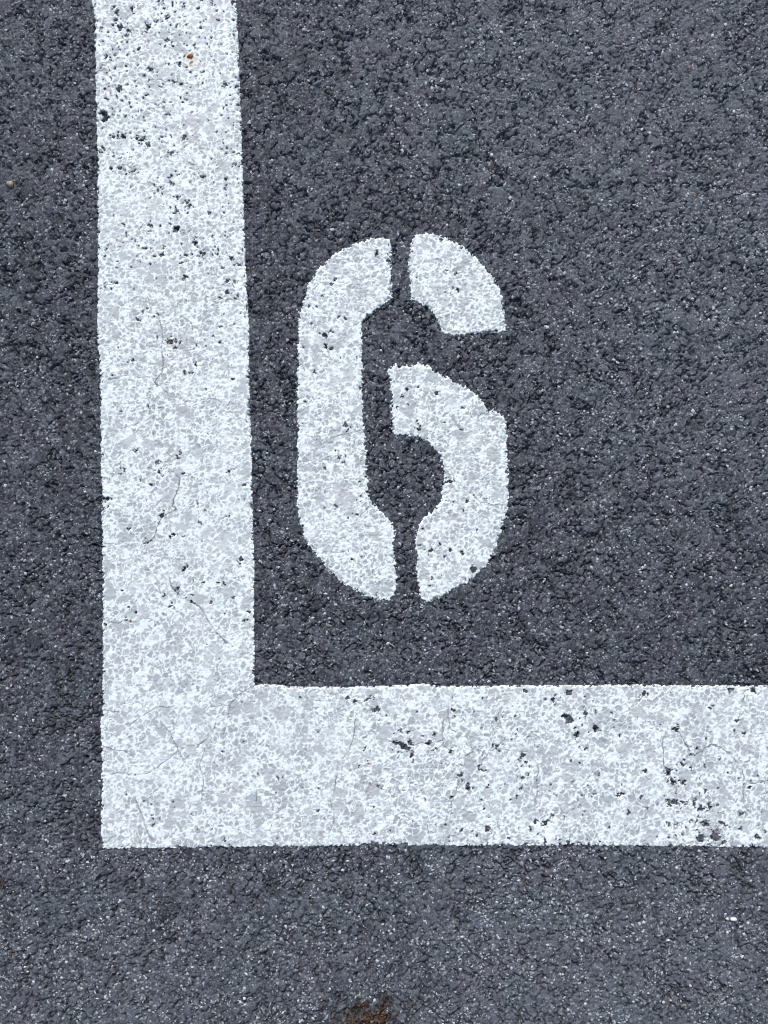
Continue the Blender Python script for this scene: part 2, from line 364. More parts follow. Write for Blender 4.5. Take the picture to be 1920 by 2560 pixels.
def paint_fields(x, y, polys):
    """cover distance (mm, >0 inside), hole 0..1, wear 0..1, crack 0..1"""
    x = x.astype(f32); y = y.astype(f32)
    sd = None
    for p in polys:
        s = poly_sd(x, y, p)
        sd = s if sd is None else np.maximum(sd, s)
    sd = sd + 0.9 * vnoise(x / 2.8, y / 2.8, 51) + 1.3 * vnoise(x / 1.15, y / 1.15, 52) - 0.1
    hole = np.zeros(x.shape, f32); wear = np.zeros(x.shape, f32); crk = np.zeros(x.shape, f32)
    m = np.where(sd > -1.5)[0]
    xm, ym = x[m], y[m]
    wx = xm + 1.5 * vnoise(xm / 3.0, ym / 3.0, 53) + 0.6 * vnoise(xm / 1.1, ym / 1.1, 55); wy = ym + 1.5 * vnoise(xm / 3.0, ym / 3.0, 54) + 0.6 * vnoise(xm / 1.1, ym / 1.1, 56)
    f1, f2, a, b = FINE_CELLS.look(wx, wy)
    worm = np.abs(vnoise(wx / 3.6, wy / 3.6, 92) + 0.35 * vnoise(xm / 1.7, ym / 1.7, 93))
    lim = 0.125 + 0.12 * vnoise(xm / 4.3, ym / 4.3, 68) + 0.06 * vnoise(xm / 1.3, ym / 1.3, 69)
    net = sstep(lim, lim + 0.12, np.minimum(f2 - f1, 0.75 * worm + 0.06)) * (0.74 + 0.26 * a)
    net *= np.clip(1.0 + 0.3 * vnoise(xm / 14, ym / 14, 57), 0.6, 1.05)
    g1, g2, ga, gb = FLAT_CELLS.look(xm + 2.6 * vnoise(xm / 3.4, ym / 3.4, 58) + 0.8 * vnoise(xm, ym, 60), ym + 2.6 * vnoise(xm / 3.4, ym / 3.4, 59) + 0.8 * vnoise(xm, ym, 67))
    flat = sstep(0.05, 0.22, g2 - g1) * (ga > 0.82) * (0.45 + 0.4 * gb)
    wr = np.maximum(net, flat)
    wr *= 1 - sstep(1.8, 0.3, sd[m])                # the rim stays white
    wr *= sstep(5.0, 9.5, np.hypot(xm - CLEAN[0], ym - CLEAN[1]))
    dens = pit_density(xm, ym)
    rad = 0.10 + 0.13 * b
    ho = sstep(rad, rad - 0.12, f1) * (a > 1 - dens)
    part = sstep(0.34, 0.1, f1) * ((a > 1 - dens * 3) & (a <= 1 - dens)) * 0.45     # thin spots: grey, not bare
    wr = np.maximum(wr, part * 2.0)
    jx = xm + 1.3 * vnoise(xm / 1.7, ym / 1.7, 61) + 0.6 * vnoise(xm / 0.8, ym / 0.8, 63); jy = ym + 1.3 * vnoise(xm / 1.7, ym / 1.7, 62) + 0.6 * vnoise(xm / 0.8, ym / 0.8, 64)
    x0, x1, y0, y1 = xm.min(), xm.max(), ym.min(), ym.max()
    for cx, cy, rx, ry, an in CH:
        R = max(rx, ry) * 1.5 + 2
        if cx < x0 - R or cx > x1 + R or cy < y0 - R or cy > y1 + R:
            continue
        k = np.where((np.abs(xm - cx) < R) & (np.abs(ym - cy) < R))[0]
        if not len(k):
            continue
        ca, sa = math.cos(an), math.sin(an)
        dx, dy = jx[k] - cx, jy[k] - cy
        u = (dx * ca + dy * sa) / rx; v = (dy * ca - dx * sa) / ry
        q = np.sqrt(u * u + v * v)
        e = 0.35 / min(rx, ry)
        ho[k] = np.maximum(ho[k], sstep(1 + e, 1 - e, q))
    kx = xm + 0.5 * vnoise(xm / 2.2, ym / 2.2, 65); ky = ym + 0.5 * vnoise(xm / 2.2, ym / 2.2, 66)
    ck = np.zeros(xm.shape, f32)
    for pts, wd in CR:
        for (ax, ay), (bx, by) in zip(pts[:-1], pts[1:]):
            k = np.where((xm > min(ax, bx) - 2) & (xm < max(ax, bx) + 2) & (ym > min(ay, by) - 2) & (ym < max(ay, by) + 2))[0]
            if not len(k):
                continue
            ex, ey = bx - ax, by - ay
            t = np.clip(((kx[k] - ax) * ex + (ky[k] - ay) * ey) / (ex * ex + ey * ey + 1e-9), 0, 1)
            d = np.hypot(kx[k] - ax - ex * t, ky[k] - ay - ey * t)
            ck[k] = np.maximum(ck[k], np.clip(1.2 - d / (0.44 * wd), 0, 1) * min(1, wd))
    ck *= np.clip(0.85 + 0.8 * vnoise(xm / 4.5, ym / 4.5, 94), 0.25, 1)
    hole[m] = ho; wear[m] = np.clip(wr, 0, 1); crk[m] = ck
    return sd, hole, wear, crk

# ------------------------------------------------------------------ mesh helpers
def mesh_np(name, verts, faces, smooth=True):
    """verts (n,3) metres, faces (m,k) of one face size"""
    me = bpy.data.meshes.new(name)
    k = faces.shape[1]
    me.vertices.add(len(verts)); me.loops.add(faces.size); me.polygons.add(len(faces))
    me.vertices.foreach_set('co', np.ascontiguousarray(verts, f32).ravel())
    me.loops.foreach_set('vertex_index', np.ascontiguousarray(faces, np.int32).ravel())
    me.polygons.foreach_set('loop_start', np.arange(0, faces.size, k, dtype=np.int32))
    me.polygons.foreach_set('use_smooth', np.full(len(faces), smooth))
    me.update(calc_edges=True)
    return me

def fattr(me, name, val):
    a = me.attributes.new(name, 'FLOAT', 'POINT')
    a.data.foreach_set('value', np.ascontiguousarray(val, f32))

def add_obj(name, me, mat, parent=None, loc=(0, 0, 0), **props):
    o = bpy.data.objects.new(name, me)
    if mat is not None:
        me.materials.append(mat)
    o.location = loc
    if parent is not None:
        o.parent = parent
    COL.objects.link(o)
    for k, v in props.items():
        o[k] = v
    return o

def empty(name, loc, **props):
    o = bpy.data.objects.new(name, None)
    o.empty_display_size = 0.02
    o.location = loc
    COL.objects.link(o)
    for k, v in props.items():
        o[k] = v
    return o

def grid_xy(x0, x1, y0, y1, step):
    nx = int(round((x1 - x0) / step)) + 1; ny = int(round((y1 - y0) / step)) + 1
    xs = np.linspace(x0, x1, nx); ys = np.linspace(y0, y1, ny)
    X, Y = np.meshgrid(xs, ys)
    i = np.arange(nx * ny).reshape(ny, nx)
    q = np.stack([i[:-1, :-1], i[:-1, 1:], i[1:, 1:], i[1:, :-1]], -1).reshape(-1, 4)
    return X.ravel(), Y.ravel(), q, nx, ny

def compact(keep_faces, *arrays):
    used = np.unique(keep_faces)
    remap = np.full(int(used.max()) + 1, -1, np.int64); remap[used] = np.arange(len(used))
    return (remap[keep_faces],) + tuple(a[used] for a in arrays)

# ------------------------------------------------------------------ materials
def new_mat(name):
    m = bpy.data.materials.new(name)
    m.use_nodes = True
    nt = m.node_tree
    b = nt.nodes['Principled BSDF']
    return m, nt, b
def N(nt, t, **kw):
    n = nt.nodes.new(t)
    for k, v in kw.items():
        setattr(n, k, v)
    return n
def attr(nt, name):
    a = N(nt, 'ShaderNodeAttribute'); a.attribute_name = name
    return a.outputs['Fac']
def link(nt, a, b):
    nt.links.new(a, b)
def math_(nt, op, a, b=None, clamp=False):
    n = N(nt, 'ShaderNodeMath', operation=op); n.use_clamp = clamp
    for i, v in enumerate((a, b)):
        if v is None:
            continue
        if isinstance(v, (int, float)):
            n.inputs[i].default_value = v
        else:
            link(nt, v, n.inputs[i])
    return n.outputs[0]
def mixc(nt, fac, a, b, blend='MIX'):
    n = N(nt, 'ShaderNodeMix', data_type='RGBA', blend_type=blend)
    for sock, v in ((n.inputs[0], fac), (n.inputs[6], a), (n.inputs[7], b)):
        if isinstance(v, (int, float)):
            sock.default_value = v
        elif isinstance(v, tuple):
            sock.default_value = v if len(v) == 4 else v + (1,)
        else:
            link(nt, v, sock)
    return n.outputs[2]
def ramp(nt, fac, stops):
    r = N(nt, 'ShaderNodeValToRGB')
    el = r.color_ramp.elements
    while len(el) < len(stops):
        el.new(0.5)
    for e, (p, c) in zip(el, stops):
        e.position = p
        e.color = (c, c, c, 1) if isinstance(c, (int, float)) else c + (1,)
    link(nt, fac, r.inputs[0])
    return r.outputs[0]
def noise(nt, pos, scale, detail=2, rough=0.5, w_=None):
    n = N(nt, 'ShaderNodeTexNoise')
    n.inputs['Scale'].default_value = scale; n.inputs['Detail'].default_value = detail; n.inputs['Roughness'].default_value = rough
    link(nt, pos, n.inputs['Vector'])
    return n

def asphalt_material():
    m, nt, b = new_mat('worn_asphalt')
    pos = N(nt, 'ShaderNodeNewGeometry').outputs['Position']
    tone = attr(nt, 'tone'); stain = attr(nt, 'stain'); dust = attr(nt, 'dust'); far = attr(nt, 'far')
    n1 = noise(nt, pos, 760, 5, 0.75)
    n2 = noise(nt, pos, 230, 3, 0.6)
    t = math_(nt, 'ADD', math_(nt, 'MULTIPLY', tone, 0.62), math_(nt, 'MULTIPLY', n1.outputs[0], 1.45))
    t = math_(nt, 'ADD', t, math_(nt, 'MULTIPLY', n2.outputs[0], 0.20))
    t = math_(nt, 'ADD', t, math_(nt, 'MULTIPLY', dust, 0.24))
    t = math_(nt, 'ADD', t, -0.325)
    gv_ = N(nt, 'ShaderNodeTexVoronoi'); gv_.inputs['Scale'].default_value = 150
    link(nt, pos, gv_.inputs['Vector'])
    gs_ = N(nt, 'ShaderNodeSeparateColor'); link(nt, gv_.outputs['Color'], gs_.inputs[0])
    t = math_(nt, 'ADD', t, math_(nt, 'MULTIPLY', far, math_(nt, 'MULTIPLY', math_(nt, 'SUBTRACT', gs_.outputs[0], 0.5), 0.30)))
    base = ramp(nt, t, [(0.34, (0.005, 0.005, 0.0065)), (0.56, (0.0185, 0.0183, 0.0215)), (0.82, (0.060, 0.060, 0.067)), (1.0, (0.14, 0.142, 0.150))])
    hue = noise(nt, pos, 26, 3, 0.6)
    tint = ramp(nt, hue.outputs[0], [(0.36, (0.89, 1.02, 1.07)), (0.5, (0.945, 1.0, 1.08)), (0.66, (1.0, 0.975, 1.10))])
    base = mixc(nt, 1.0, base, tint, 'MULTIPLY')
    # pale mineral flecks: small crystals in the worn faces
    v = N(nt, 'ShaderNodeTexVoronoi'); v.inputs['Scale'].default_value = 560; v.inputs['Randomness'].default_value = 1
    wob = N(nt, 'ShaderNodeVectorMath', operation='MULTIPLY_ADD')
    link(nt, n1.outputs['Color'], wob.inputs[0]); wob.inputs[1].default_value = (0.0024,) * 3; link(nt, pos, wob.inputs[2])
    link(nt, wob.outputs[0], v.inputs['Vector'])
    sep = N(nt, 'ShaderNodeSeparateColor'); link(nt, v.outputs['Color'], sep.inputs[0])
    thr = math_(nt, 'SUBTRACT', 0.90, math_(nt, 'MULTIPLY', dust, 0.20))
    on = math_(nt, 'GREATER_THAN', sep.outputs[0], thr)
    near = math_(nt, 'LESS_THAN', v.outputs['Distance'], 0.46)
    amt = math_(nt, 'MULTIPLY', math_(nt, 'MULTIPLY', on, near), math_(nt, 'MULTIPLY', sep.outputs[1], 0.85))
    base = mixc(nt, amt, base, (0.40, 0.415, 0.43))
    # rust-brown dirt
    sn = noise(nt, pos, 420, 3, 0.7)
    rust = ramp(nt, sn.outputs[0], [(0.32, (0.008, 0.005, 0.004)), (0.50, (0.024, 0.011, 0.007)), (0.62, (0.062, 0.028, 0.012)), (0.76, (0.18, 0.105, 0.05))])
    base = mixc(nt, stain, base, rust)
    link(nt, base, b.inputs['Base Color'])
    r = math_(nt, 'ADD', 0.50, math_(nt, 'MULTIPLY', n1.outputs[0], 0.35))
    link(nt, r, b.inputs['Roughness'])
    b.inputs['Specular IOR Level'].default_value = 0.34
    # micro relief, and the whole relief where the sheet goes on far outside the measured patch
    fv = N(nt, 'ShaderNodeTexVoronoi', feature='DISTANCE_TO_EDGE'); fv.inputs['Scale'].default_value = 190
    link(nt, wob.outputs[0], fv.inputs['Vector'])
    farh = math_(nt, 'MULTIPLY', math_(nt, 'MINIMUM', fv.outputs[0], 0.18), math_(nt, 'MULTIPLY', far, 6.0))
    hgt = math_(nt, 'ADD', n1.outputs[0], farh)
    bp = N(nt, 'ShaderNodeBump'); bp.inputs['Strength'].default_value = 0.9; bp.inputs['Distance'].default_value = 0.0007
    link(nt, hgt, bp.inputs['Height'])
    link(nt, bp.outputs[0], b.inputs['Normal'])
    return m

def paint_material():
    m, nt, b = new_mat('white_road_paint')
    pos = N(nt, 'ShaderNodeNewGeometry').outputs['Position']
    wear = attr(nt, 'wear'); crack = attr(nt, 'crack'); rust = attr(nt, 'rust'); bare = attr(nt, 'bare')
    n1 = noise(nt, pos, 900, 3, 0.6)
    n2 = noise(nt, pos, 28, 3, 0.6)
    wv = math_(nt, 'MULTIPLY', wear, math_(nt, 'ADD', 0.86, math_(nt, 'MULTIPLY', n1.outputs[0], 0.28)), True)
    grey = ramp(nt, n2.outputs[0], [(0.36, (0.392, 0.424, 0.428)), (0.55, (0.412, 0.428, 0.434)), (0.70, (0.435, 0.424, 0.432))])
    col = mixc(nt, wv, (0.85, 0.905, 0.88), grey)
    col = mixc(nt, rust, col, ramp(nt, rust, [(0.0, (0.80, 0.74, 0.62)), (0.45, (0.62, 0.42, 0.22)), (1.0, (0.20, 0.060, 0.016))]))
    col = mixc(nt, crack, col, (0.11, 0.105, 0.11))
    col = mixc(nt, bare, col, (0.068, 0.065, 0.076))
    link(nt, col, b.inputs['Base Color'])
    b.inputs['Roughness'].default_value = 0.55
    b.inputs['Specular IOR Level'].default_value = 0.35
    bp = N(nt, 'ShaderNodeBump'); bp.inputs['Strength'].default_value = 0.35; bp.inputs['Distance'].default_value = 0.0003
    link(nt, n1.outputs[0], bp.inputs['Height'])
    link(nt, bp.outputs[0], b.inputs['Normal'])
    return m

def stone_material(name, c0, c1, scale=700, rough=0.6):
    m, nt, b = new_mat(name)
    tc = N(nt, 'ShaderNodeTexCoord').outputs['Object']
    n1 = noise(nt, tc, scale, 4, 0.65)
    col = ramp(nt, n1.outputs[0], [(0.32, c0), (0.66, c1)])
    link(nt, col, b.inputs['Base Color'])
    b.inputs['Roughness'].default_value = rough
    bp = N(nt, 'ShaderNodeBump'); bp.inputs['Strength'].default_value = 0.6; bp.inputs['Distance'].default_value = 0.0004
    link(nt, n1.outputs[0], bp.inputs['Height'])
    link(nt, bp.outputs[0], b.inputs['Normal'])
    return m

def grit_material():
    m, nt, b = new_mat('pale_grit')
    pos = N(nt, 'ShaderNodeNewGeometry').outputs['Position']
    tn = attr(nt, 'tone')
    col = ramp(nt, tn, [(0.0, (0.11, 0.115, 0.125)), (0.6, (0.31, 0.325, 0.34)), (0.93, (0.64, 0.66, 0.66)), (0.955, (0.26, 0.18, 0.09)), (0.975, (0.12, 0.055, 0.02)), (1.0, (0.035, 0.018, 0.010))])
    n1 = noise(nt, pos, 1500, 2, 0.5)
    col = mixc(nt, 0.5, col, ramp(nt, n1.outputs[0], [(0.3, 0.55), (0.7, 1.2)]), 'MULTIPLY')
    link(nt, col, b.inputs['Base Color'])
    b.inputs['Roughness'].default_value = 0.5
    return m

M_ASPH = asphalt_material()
M_PAINT = paint_material()
M_GRIT = grit_material()

# ------------------------------------------------------------------ dust and stain maps on the asphalt
STAIN_C = ground(915, 2566)
STAIN2_C = ground(0, 2212)
def dust_map(x, y):
    a = np.zeros(x.shape, f32)
    def blob(px, py, r, s):
        c = ground(px, py)
        return s * np.exp(-(((x - c[0]) ** 2 + (y - c[1]) ** 2) / (r * r)))
    a += blob(1650, 250, 150, 0.75) + blob(1800, 900, 110, 0.45) + blob(1300, 2560, 190, 0.62) + blob(250, 2500, 120, 0.62) + blob(1750, 2450, 120, 0.55) + blob(1080, 150, 100, 0.4)
    a += blob(100, 100, 80, 0.3) + blob(1650, 1200, 70, 0.3)
    a = 0.18 + 0.6 * a * np.clip(1 + 0.5 * fbm(x / 40, y / 40, 71), 0, 2)
    a += 0.22 * np.clip(fbm(x / 16, y / 16, 72, 2) + 0.1, 0, 1)
    return a.astype(f32)
def stain_map(x, y, h):
    d = np.hypot((x - STAIN_C[0]) / 28.0, (y - STAIN_C[1]) / 23.0) + 0.75 * fbm(x / 7, y / 7, 81)
    s = sstep(1.0, 0.6, d) * np.clip(0.85 + 0.9 * vnoise(x / 2.2, y / 2.2, 82), 0.15, 1)
    d2 = np.hypot(x - STAIN2_C[0], y - STAIN2_C[1]) / 4.0 + 0.4 * fbm(x / 4, y / 4, 83)
    s = np.maximum(s, sstep(1, 0.4, d2) * 0.8)
    c3 = ground(1905, 2140)
    d3 = np.hypot(x - c3[0], y - c3[1]) / 9.0 + 0.4 * fbm(x / 4, y / 4, 84)
    s = np.maximum(s, sstep(1, 0.3, d3) * 0.2)
    rim = vnoise(x / 30, y / 30, 85)
    return np.clip(s + 0.12 * sstep(0.45, 0.9, rim) * np.clip(0.5 + vnoise(x / 3, y / 3, 86), 0, 1), 0, 1).astype(f32)

# ------------------------------------------------------------------ the asphalt sheet
corners = ground(np.array([0, 1920, 0, 1920]), np.array([0, 0, 2560, 2560]))
FX0, FX1 = corners[:, 0].min() - 12, corners[:, 0].max() + 12
FY0, FY1 = corners[:, 1].min() - 12, corners[:, 1].max() + 12
STEP = 0.72
X, Y, Q, nx, ny = grid_xy(FX0, FX1, FY0, FY1, STEP)
H, T, G = aggregate(X, Y)
ALLP = [BAY, SEG_A, SEG_B, SEG_C]
SD, HO, WE, CK = paint_fields(X, Y, ALLP)
H -= np.where(SD > -0.5, 0.35 * HO, 0).astype(f32)
DU = dust_map(X, Y)
ST = stain_map(X, Y, H)

# stones that can be told apart: the largest ones in open asphalt become pieces of their own
fid = G[Q]
same = (fid[:, 0] >= 0) & (fid[:, 0] == fid[:, 1]) & (fid[:, 0] == fid[:, 2]) & (fid[:, 0] == fid[:, 3])
open_face = (SD[Q].max(1) < -2.0)
cand = np.where(same, fid[:, 0], -1)
ids, cnt = np.unique(cand[cand >= 0], return_counts=True)
blocked = set(np.unique(cand[(cand >= 0) & ~open_face]).tolist())
x_in0, x_in1 = corners[2:, 0].min() - 2, corners[2:, 0].max() + 2
order = [(c, i) for c, i in zip(cnt, ids) if i not in blocked]
order.sort(reverse=True)
chosen = np.array([i for c, i in order[:296]], np.int32)
is_stone = np.isin(cand, chosen)

VERT = np.stack([X * 0.001, Y * 0.001, H.astype(float) * 0.001], -1)
fq, fv, ft, fd, fs = compact(Q[~is_stone], VERT, T, DU, ST)
ff = np.zeros(len(fv), f32)

# around the measured patch: a coarser ring, then flat sheet out to the horizon
mx, my, mq, _, _ = grid_xy(-700, 700, -800, 800, 4.0)
mh, mt, _ = aggregate(mx, my, 2)
mh = np.maximum(mh, -0.8)
inn = (mx > FX0 + 6) & (mx < FX1 - 6) & (my > FY0 + 6) & (my < FY1 - 6)
edge = (mx > FX0 + 1) & (mx < FX1 - 1) & (my > FY0 + 1) & (my < FY1 - 1)
mh = np.where(edge, -2.2, mh)
mt = mt + 0.14
outer = (np.abs(mx) > 690) | (np.abs(my) > 790)
mh = np.where(outer, -0.4, mh)
mqk = mq[~inn[mq].any(1)]
mqk, mv, mt2, md = compact(mqk, np.stack([mx, my, mh], -1) * 0.001, mt, dust_map(mx, my))
xs = np.array([-250000, -60000, -12000, -3000, -690, 690, 3000, 12000, 60000, 250000.0])
ys = np.array([-250000, -60000, -12000, -3000, -790, 790, 3000, 12000, 60000, 250000.0])
BX, BY = np.meshgrid(xs, ys)
bi = np.arange(100).reshape(10, 10)
bq = np.stack([bi[:-1, :-1], bi[:-1, 1:], bi[1:, 1:], bi[1:, :-1]], -1)
hole_q = np.ones((9, 9), bool); hole_q[4, 4] = False
bq = bq[hole_q]
bv = np.stack([BX.ravel(), BY.ravel(), np.full(100, -0.45)], -1) * 0.001
av = np.concatenate([fv, mv, bv])
aq = np.concatenate([fq, mqk + len(fv), bq + len(fv) + len(mv)])
me = mesh_np('asphalt', av, aq)
fattr(me, 'tone', np.concatenate([ft, mt2, np.full(len(bv), 0.66)]))
fattr(me, 'dust', np.concatenate([fd, md, np.full(len(bv), 0.35)]))
fattr(me, 'stain', np.concatenate([fs, np.zeros(len(mv) + len(bv))]))
fattr(me, 'far', np.concatenate([ff, np.full(len(mv), 0.5), np.full(len(bv), 1.0)]))
asphalt = add_obj('asphalt', me, M_ASPH, kind='structure')

# the stones: cap cut from the same relief, with a wall that goes down into the bed
stone_order = np.argsort(cand, kind='stable')
sc = cand[stone_order]
for sid in chosen:
    lo = np.searchsorted(sc, sid, 'left'); hi = np.searchsorted(sc, sid, 'right')
    q, v, t_, d_, s_ = compact(Q[stone_order[lo:hi]], VERT, T, DU, ST)
    e = np.concatenate([q[:, [0, 1]], q[:, [1, 2]], q[:, [2, 3]], q[:, [3, 0]]])
    key = np.minimum(e[:, 0], e[:, 1]) * 100000 + np.maximum(e[:, 0], e[:, 1])
    u, ui, uc = np.unique(key, return_index=True, return_counts=True)
    be = e[ui[uc == 1]]
    bverts = np.unique(be)
    mp = np.full(len(v), -1); mp[bverts] = np.arange(len(bverts))
    top = v[bverts]; low = top.copy(); low[:, 2] -= 0.004
    o1 = len(v); o2 = o1 + len(bverts)
    wall = np.stack([o1 + mp[be[:, 1]], o1 + mp[be[:, 0]], o2 + mp[be[:, 0]], o2 + mp[be[:, 1]]], -1)
    c = v.mean(0); c[2] = 0
    allv = np.concatenate([v, top, low]) - c
    me = mesh_np('stone', allv, np.concatenate([q, wall]))
    b_ = bverts
    fattr(me, 'tone', np.concatenate([t_, t_[b_], t_[b_]]))
    fattr(me, 'dust', np.concatenate([d_, d_[b_], d_[b_]]))
    fattr(me, 'stain', np.concatenate([s_, s_[b_], s_[b_]]))
    add_obj('stone', me, M_ASPH, asphalt, tuple(c))

# ------------------------------------------------------------------ paint
RUSTS = [(474, 143, 4.6, 0.85), (479, 156, 6.5, 0.5), (468, 150, 4.0, 0.28), (1133, 1773, 2.6, 0.33), (1136, 1768, 1.8, 0.3), (327, 1552, 1.6, 1.0), (425, 857, 3.4, 0.75), (1700, 1795, 5, 0.10), (1845, 1832, 6, 0.12),
         (922, 1909, 2.2, 0.4), (1213, 2070, 4, 0.28), (433, 1260, 3.0, 0.22), (290, 1450, 9, 0.05)]
PSTEP = 0.55
def paint_mesh(name, poly, parent, mat, overlap=0.0, lift=0.0):
    x0 = max(poly[:, 0].min(), FX0 + 1) - 2; x1 = min(poly[:, 0].max(), FX1 - 1) + 2
    y0 = max(poly[:, 1].min(), FY0 + 1) - 2; y1 = min(poly[:, 1].max(), FY1 - 1) + 2
    x0 = max(x0, FX0); x1 = min(x1, FX1); y0 = max(y0, FY0); y1 = min(y1, FY1)
    x, y, q, _, _ = grid_xy(x0, x1, y0, y1, PSTEP)
    own = poly_sd(x, y, poly)
    face = own[q].max(1) > -2.2
    q, x, y = compact(q[face], x, y)
    whole = [BAY] if name.endswith('stripe') else [poly]
    h, t, _ = aggregate(x, y)
    sd, ho, we, ck = paint_fields(x, y, whole)
    if name.endswith('stripe'):
        own = poly_sd(x, y, poly)
        mine = own > -0.001
    fill = sstep(0.2, 2.0, sd)
    hf = np.maximum(h, -0.45) + 0.25 * np.maximum(h + 0.62, 0) * 0
    base = h + (hf - h) * fill
    base = base * (1 - 0.4 * fill) - 0.02
    th = np.clip(sd * 0.75, -1.2, 0.36) + lift
    z = base + th + 0.16 * (1 - we) * fill - 0.05
    z = z - 0.22 * ck
    z = z + (h - 1.0 - z) * ho
    face = (sd[q].max(1) > -1.3) & (ho[q].min(1) < 0.97)
    if name.endswith('stripe'):
        face &= (own[q].mean(1) > -0.02)
    ru = np.zeros(x.shape, f32)
    for px, py, r, s in RUSTS:
        c = ground(px, py)
        d = np.hypot(x - c[0], y - c[1]) / r + 0.35 * vnoise(x / 1.6, y / 1.6, 91)
        ru = np.maximum(ru, s * sstep(1.0, 0.25, d))
    q, v, we, ck, ru, ho = compact(q[face], np.stack([x, y, z], -1) * 0.001, we, ck, ru, ho)
    c = v.mean(0); c[2] = 0
    me = mesh_np(name, v - c, q)
    fattr(me, 'wear', we); fattr(me, 'crack', ck); fattr(me, 'rust', ru); fattr(me, 'bare', sstep(0.15, 0.5, ho))
    return add_obj(name, me, mat, parent, tuple(Vector(c) - (parent.location if parent else Vector((0, 0, 0)))))

cor = ground(445, 1917) * 0.001
bay = empty('bay_marking', (cor[0], cor[1], 0), label='wide white L-shaped parking bay line, worn and finely cracked, on dark asphalt', category='road marking')
side = paint_mesh('side_stripe', SIDE, bay, M_PAINT)
end = paint_mesh('end_stripe', END, bay, M_PAINT)

cen = ground(1006, 1040) * 0.001
six = empty('painted_number', (cen[0], cen[1], 0), label='white stencilled number 6 in three strokes inside the corner of the bay line', category='painted number')
for poly in (SEG_A, SEG_B, SEG_C):
    paint_mesh('stencil_stroke', poly, six, M_PAINT)

# the lines go on outside the photograph, at the coarser detail of the sheet there
def run_on(name, parent, a0, a1, b0, b1):
    """ground points (mm): a0-a1 is where the measured stripe stops, b0-b1 the far end"""
    n_w, n_l = 24, 300
    u = np.linspace(0, 1, n_w + 1); t = np.linspace(0, 1, n_l + 1)
    U, T_ = np.meshgrid(u, t)
    U = U.ravel()[:, None]; T_ = T_.ravel()[:, None]
    p = (a0 * (1 - U) + a1 * U) * (1 - T_) + (b0 * (1 - U) + b1 * U) * T_
    wob = 0.9 * vnoise(p[:, 0] / 6, p[:, 1] / 6, 97)
    z = 0.40 + 0.08 * vnoise(p[:, 0] / 9, p[:, 1] / 9, 98)
    rimv = (U[:, 0] < 1e-6) | (U[:, 0] > 1 - 1e-6)
    across = (a1 - a0) / np.linalg.norm(a1 - a0)
    p = p + across * (wob * rimv)[:, None]
    v = np.concatenate([np.c_[p, z], np.c_[p[rimv], np.full(rimv.sum(), -4.0)]]) * 0.001
    k = np.arange((n_w + 1) * (n_l + 1)).reshape(n_l + 1, n_w + 1)
    q = np.stack([k[:-1, :-1], k[:-1, 1:], k[1:, 1:], k[1:, :-1]], -1).reshape(-1, 4)
    lows = np.arange(rimv.sum()).reshape(n_l + 1, 2) + len(p)
    qa = np.stack([lows[:-1, 0], k[:-1, 0], k[1:, 0], lows[1:, 0]], -1)
    qb = np.stack([k[:-1, -1], lows[:-1, 1], lows[1:, 1], k[1:, -1]], -1)
    q = np.concatenate([q, qa, qb])
    if (v[q[0, 1]] - v[q[0, 0]])[0] * (v[q[0, 3]] - v[q[0, 0]])[1] - (v[q[0, 1]] - v[q[0, 0]])[1] * (v[q[0, 3]] - v[q[0, 0]])[0] < 0:
        q = q[:, ::-1]
    c = v.mean(0); c[2] = 0
    me = mesh_np(name, v - c, q)
    fattr(me, 'wear', np.clip(0.72 + 0.25 * vnoise(v[:, 0] * 190, v[:, 1] * 190, 99), 0, 1))
    for a_ in ('crack', 'rust', 'bare'):
        fattr(me, a_, np.zeros(len(v)))
    return add_obj(name, me, M_PAINT, parent, tuple(Vector(c) - parent.location))

def at_y(p, q, y):
    t = (y - p[1]) / (q[1] - p[1]); return p + (q - p) * t
def at_x(p, q, x):
    t = (x - p[0]) / (q[0] - p[0]); return p + (q - p) * t
l0, l1 = ground(230, 0), ground(223, -700); r0, r1 = ground(590, 0), ground(562, -700)
run_on('side_stripe', bay, at_y(l0, l1, FY1 - 0.3), at_y(r0, r1, FY1 - 0.3), at_y(l0, l1, FY1 + 1500), at_y(r0, r1, FY1 + 1500))
t0_, t1_ = ground(1920, 1712), ground(2600, 1708); b0_, b1_ = ground(1920, 2119), ground(2600, 2126)
run_on('end_stripe', bay, at_x(t0_, t1_, FX1 - 0.3), at_x(b0_, b1_, FX1 - 0.3), at_x(t0_, t1_, FX1 + 1500), at_x(b0_, b1_, FX1 + 1500))

# ------------------------------------------------------------------ loose pale grit lying in the relief
def grid_h(x, y):
    i = np.clip(np.round((x - FX0) / (FX1 - FX0) * (nx - 1)).astype(int), 0, nx - 1)
    j = np.clip(np.round((y - FY0) / (FY1 - FY0) * (ny - 1)).astype(int), 0, ny - 1)
    k = j * nx + i
    return H[k], SD[k], DU[k], ST[k]
n_try = 120000
gxx = RNG.uniform(FX0 + 2, FX1 - 2, n_try); gyy = RNG.uniform(FY0 + 2, FY1 - 2, n_try)
gh, gsd, gdu, gst = grid_h(gxx, gyy)
okk = (gsd < -1.6) & (RNG.random(n_try) < (0.14 + 0.60 * gdu) * np.clip(0.75 + 1.6 * fbm(gxx / 11, gyy / 11, 95, 2), 0.1, 2.5)) & (gh > -1.3)
gxx, gyy, gh, gst = gxx[okk], gyy[okk], gh[okk], gst[okk]
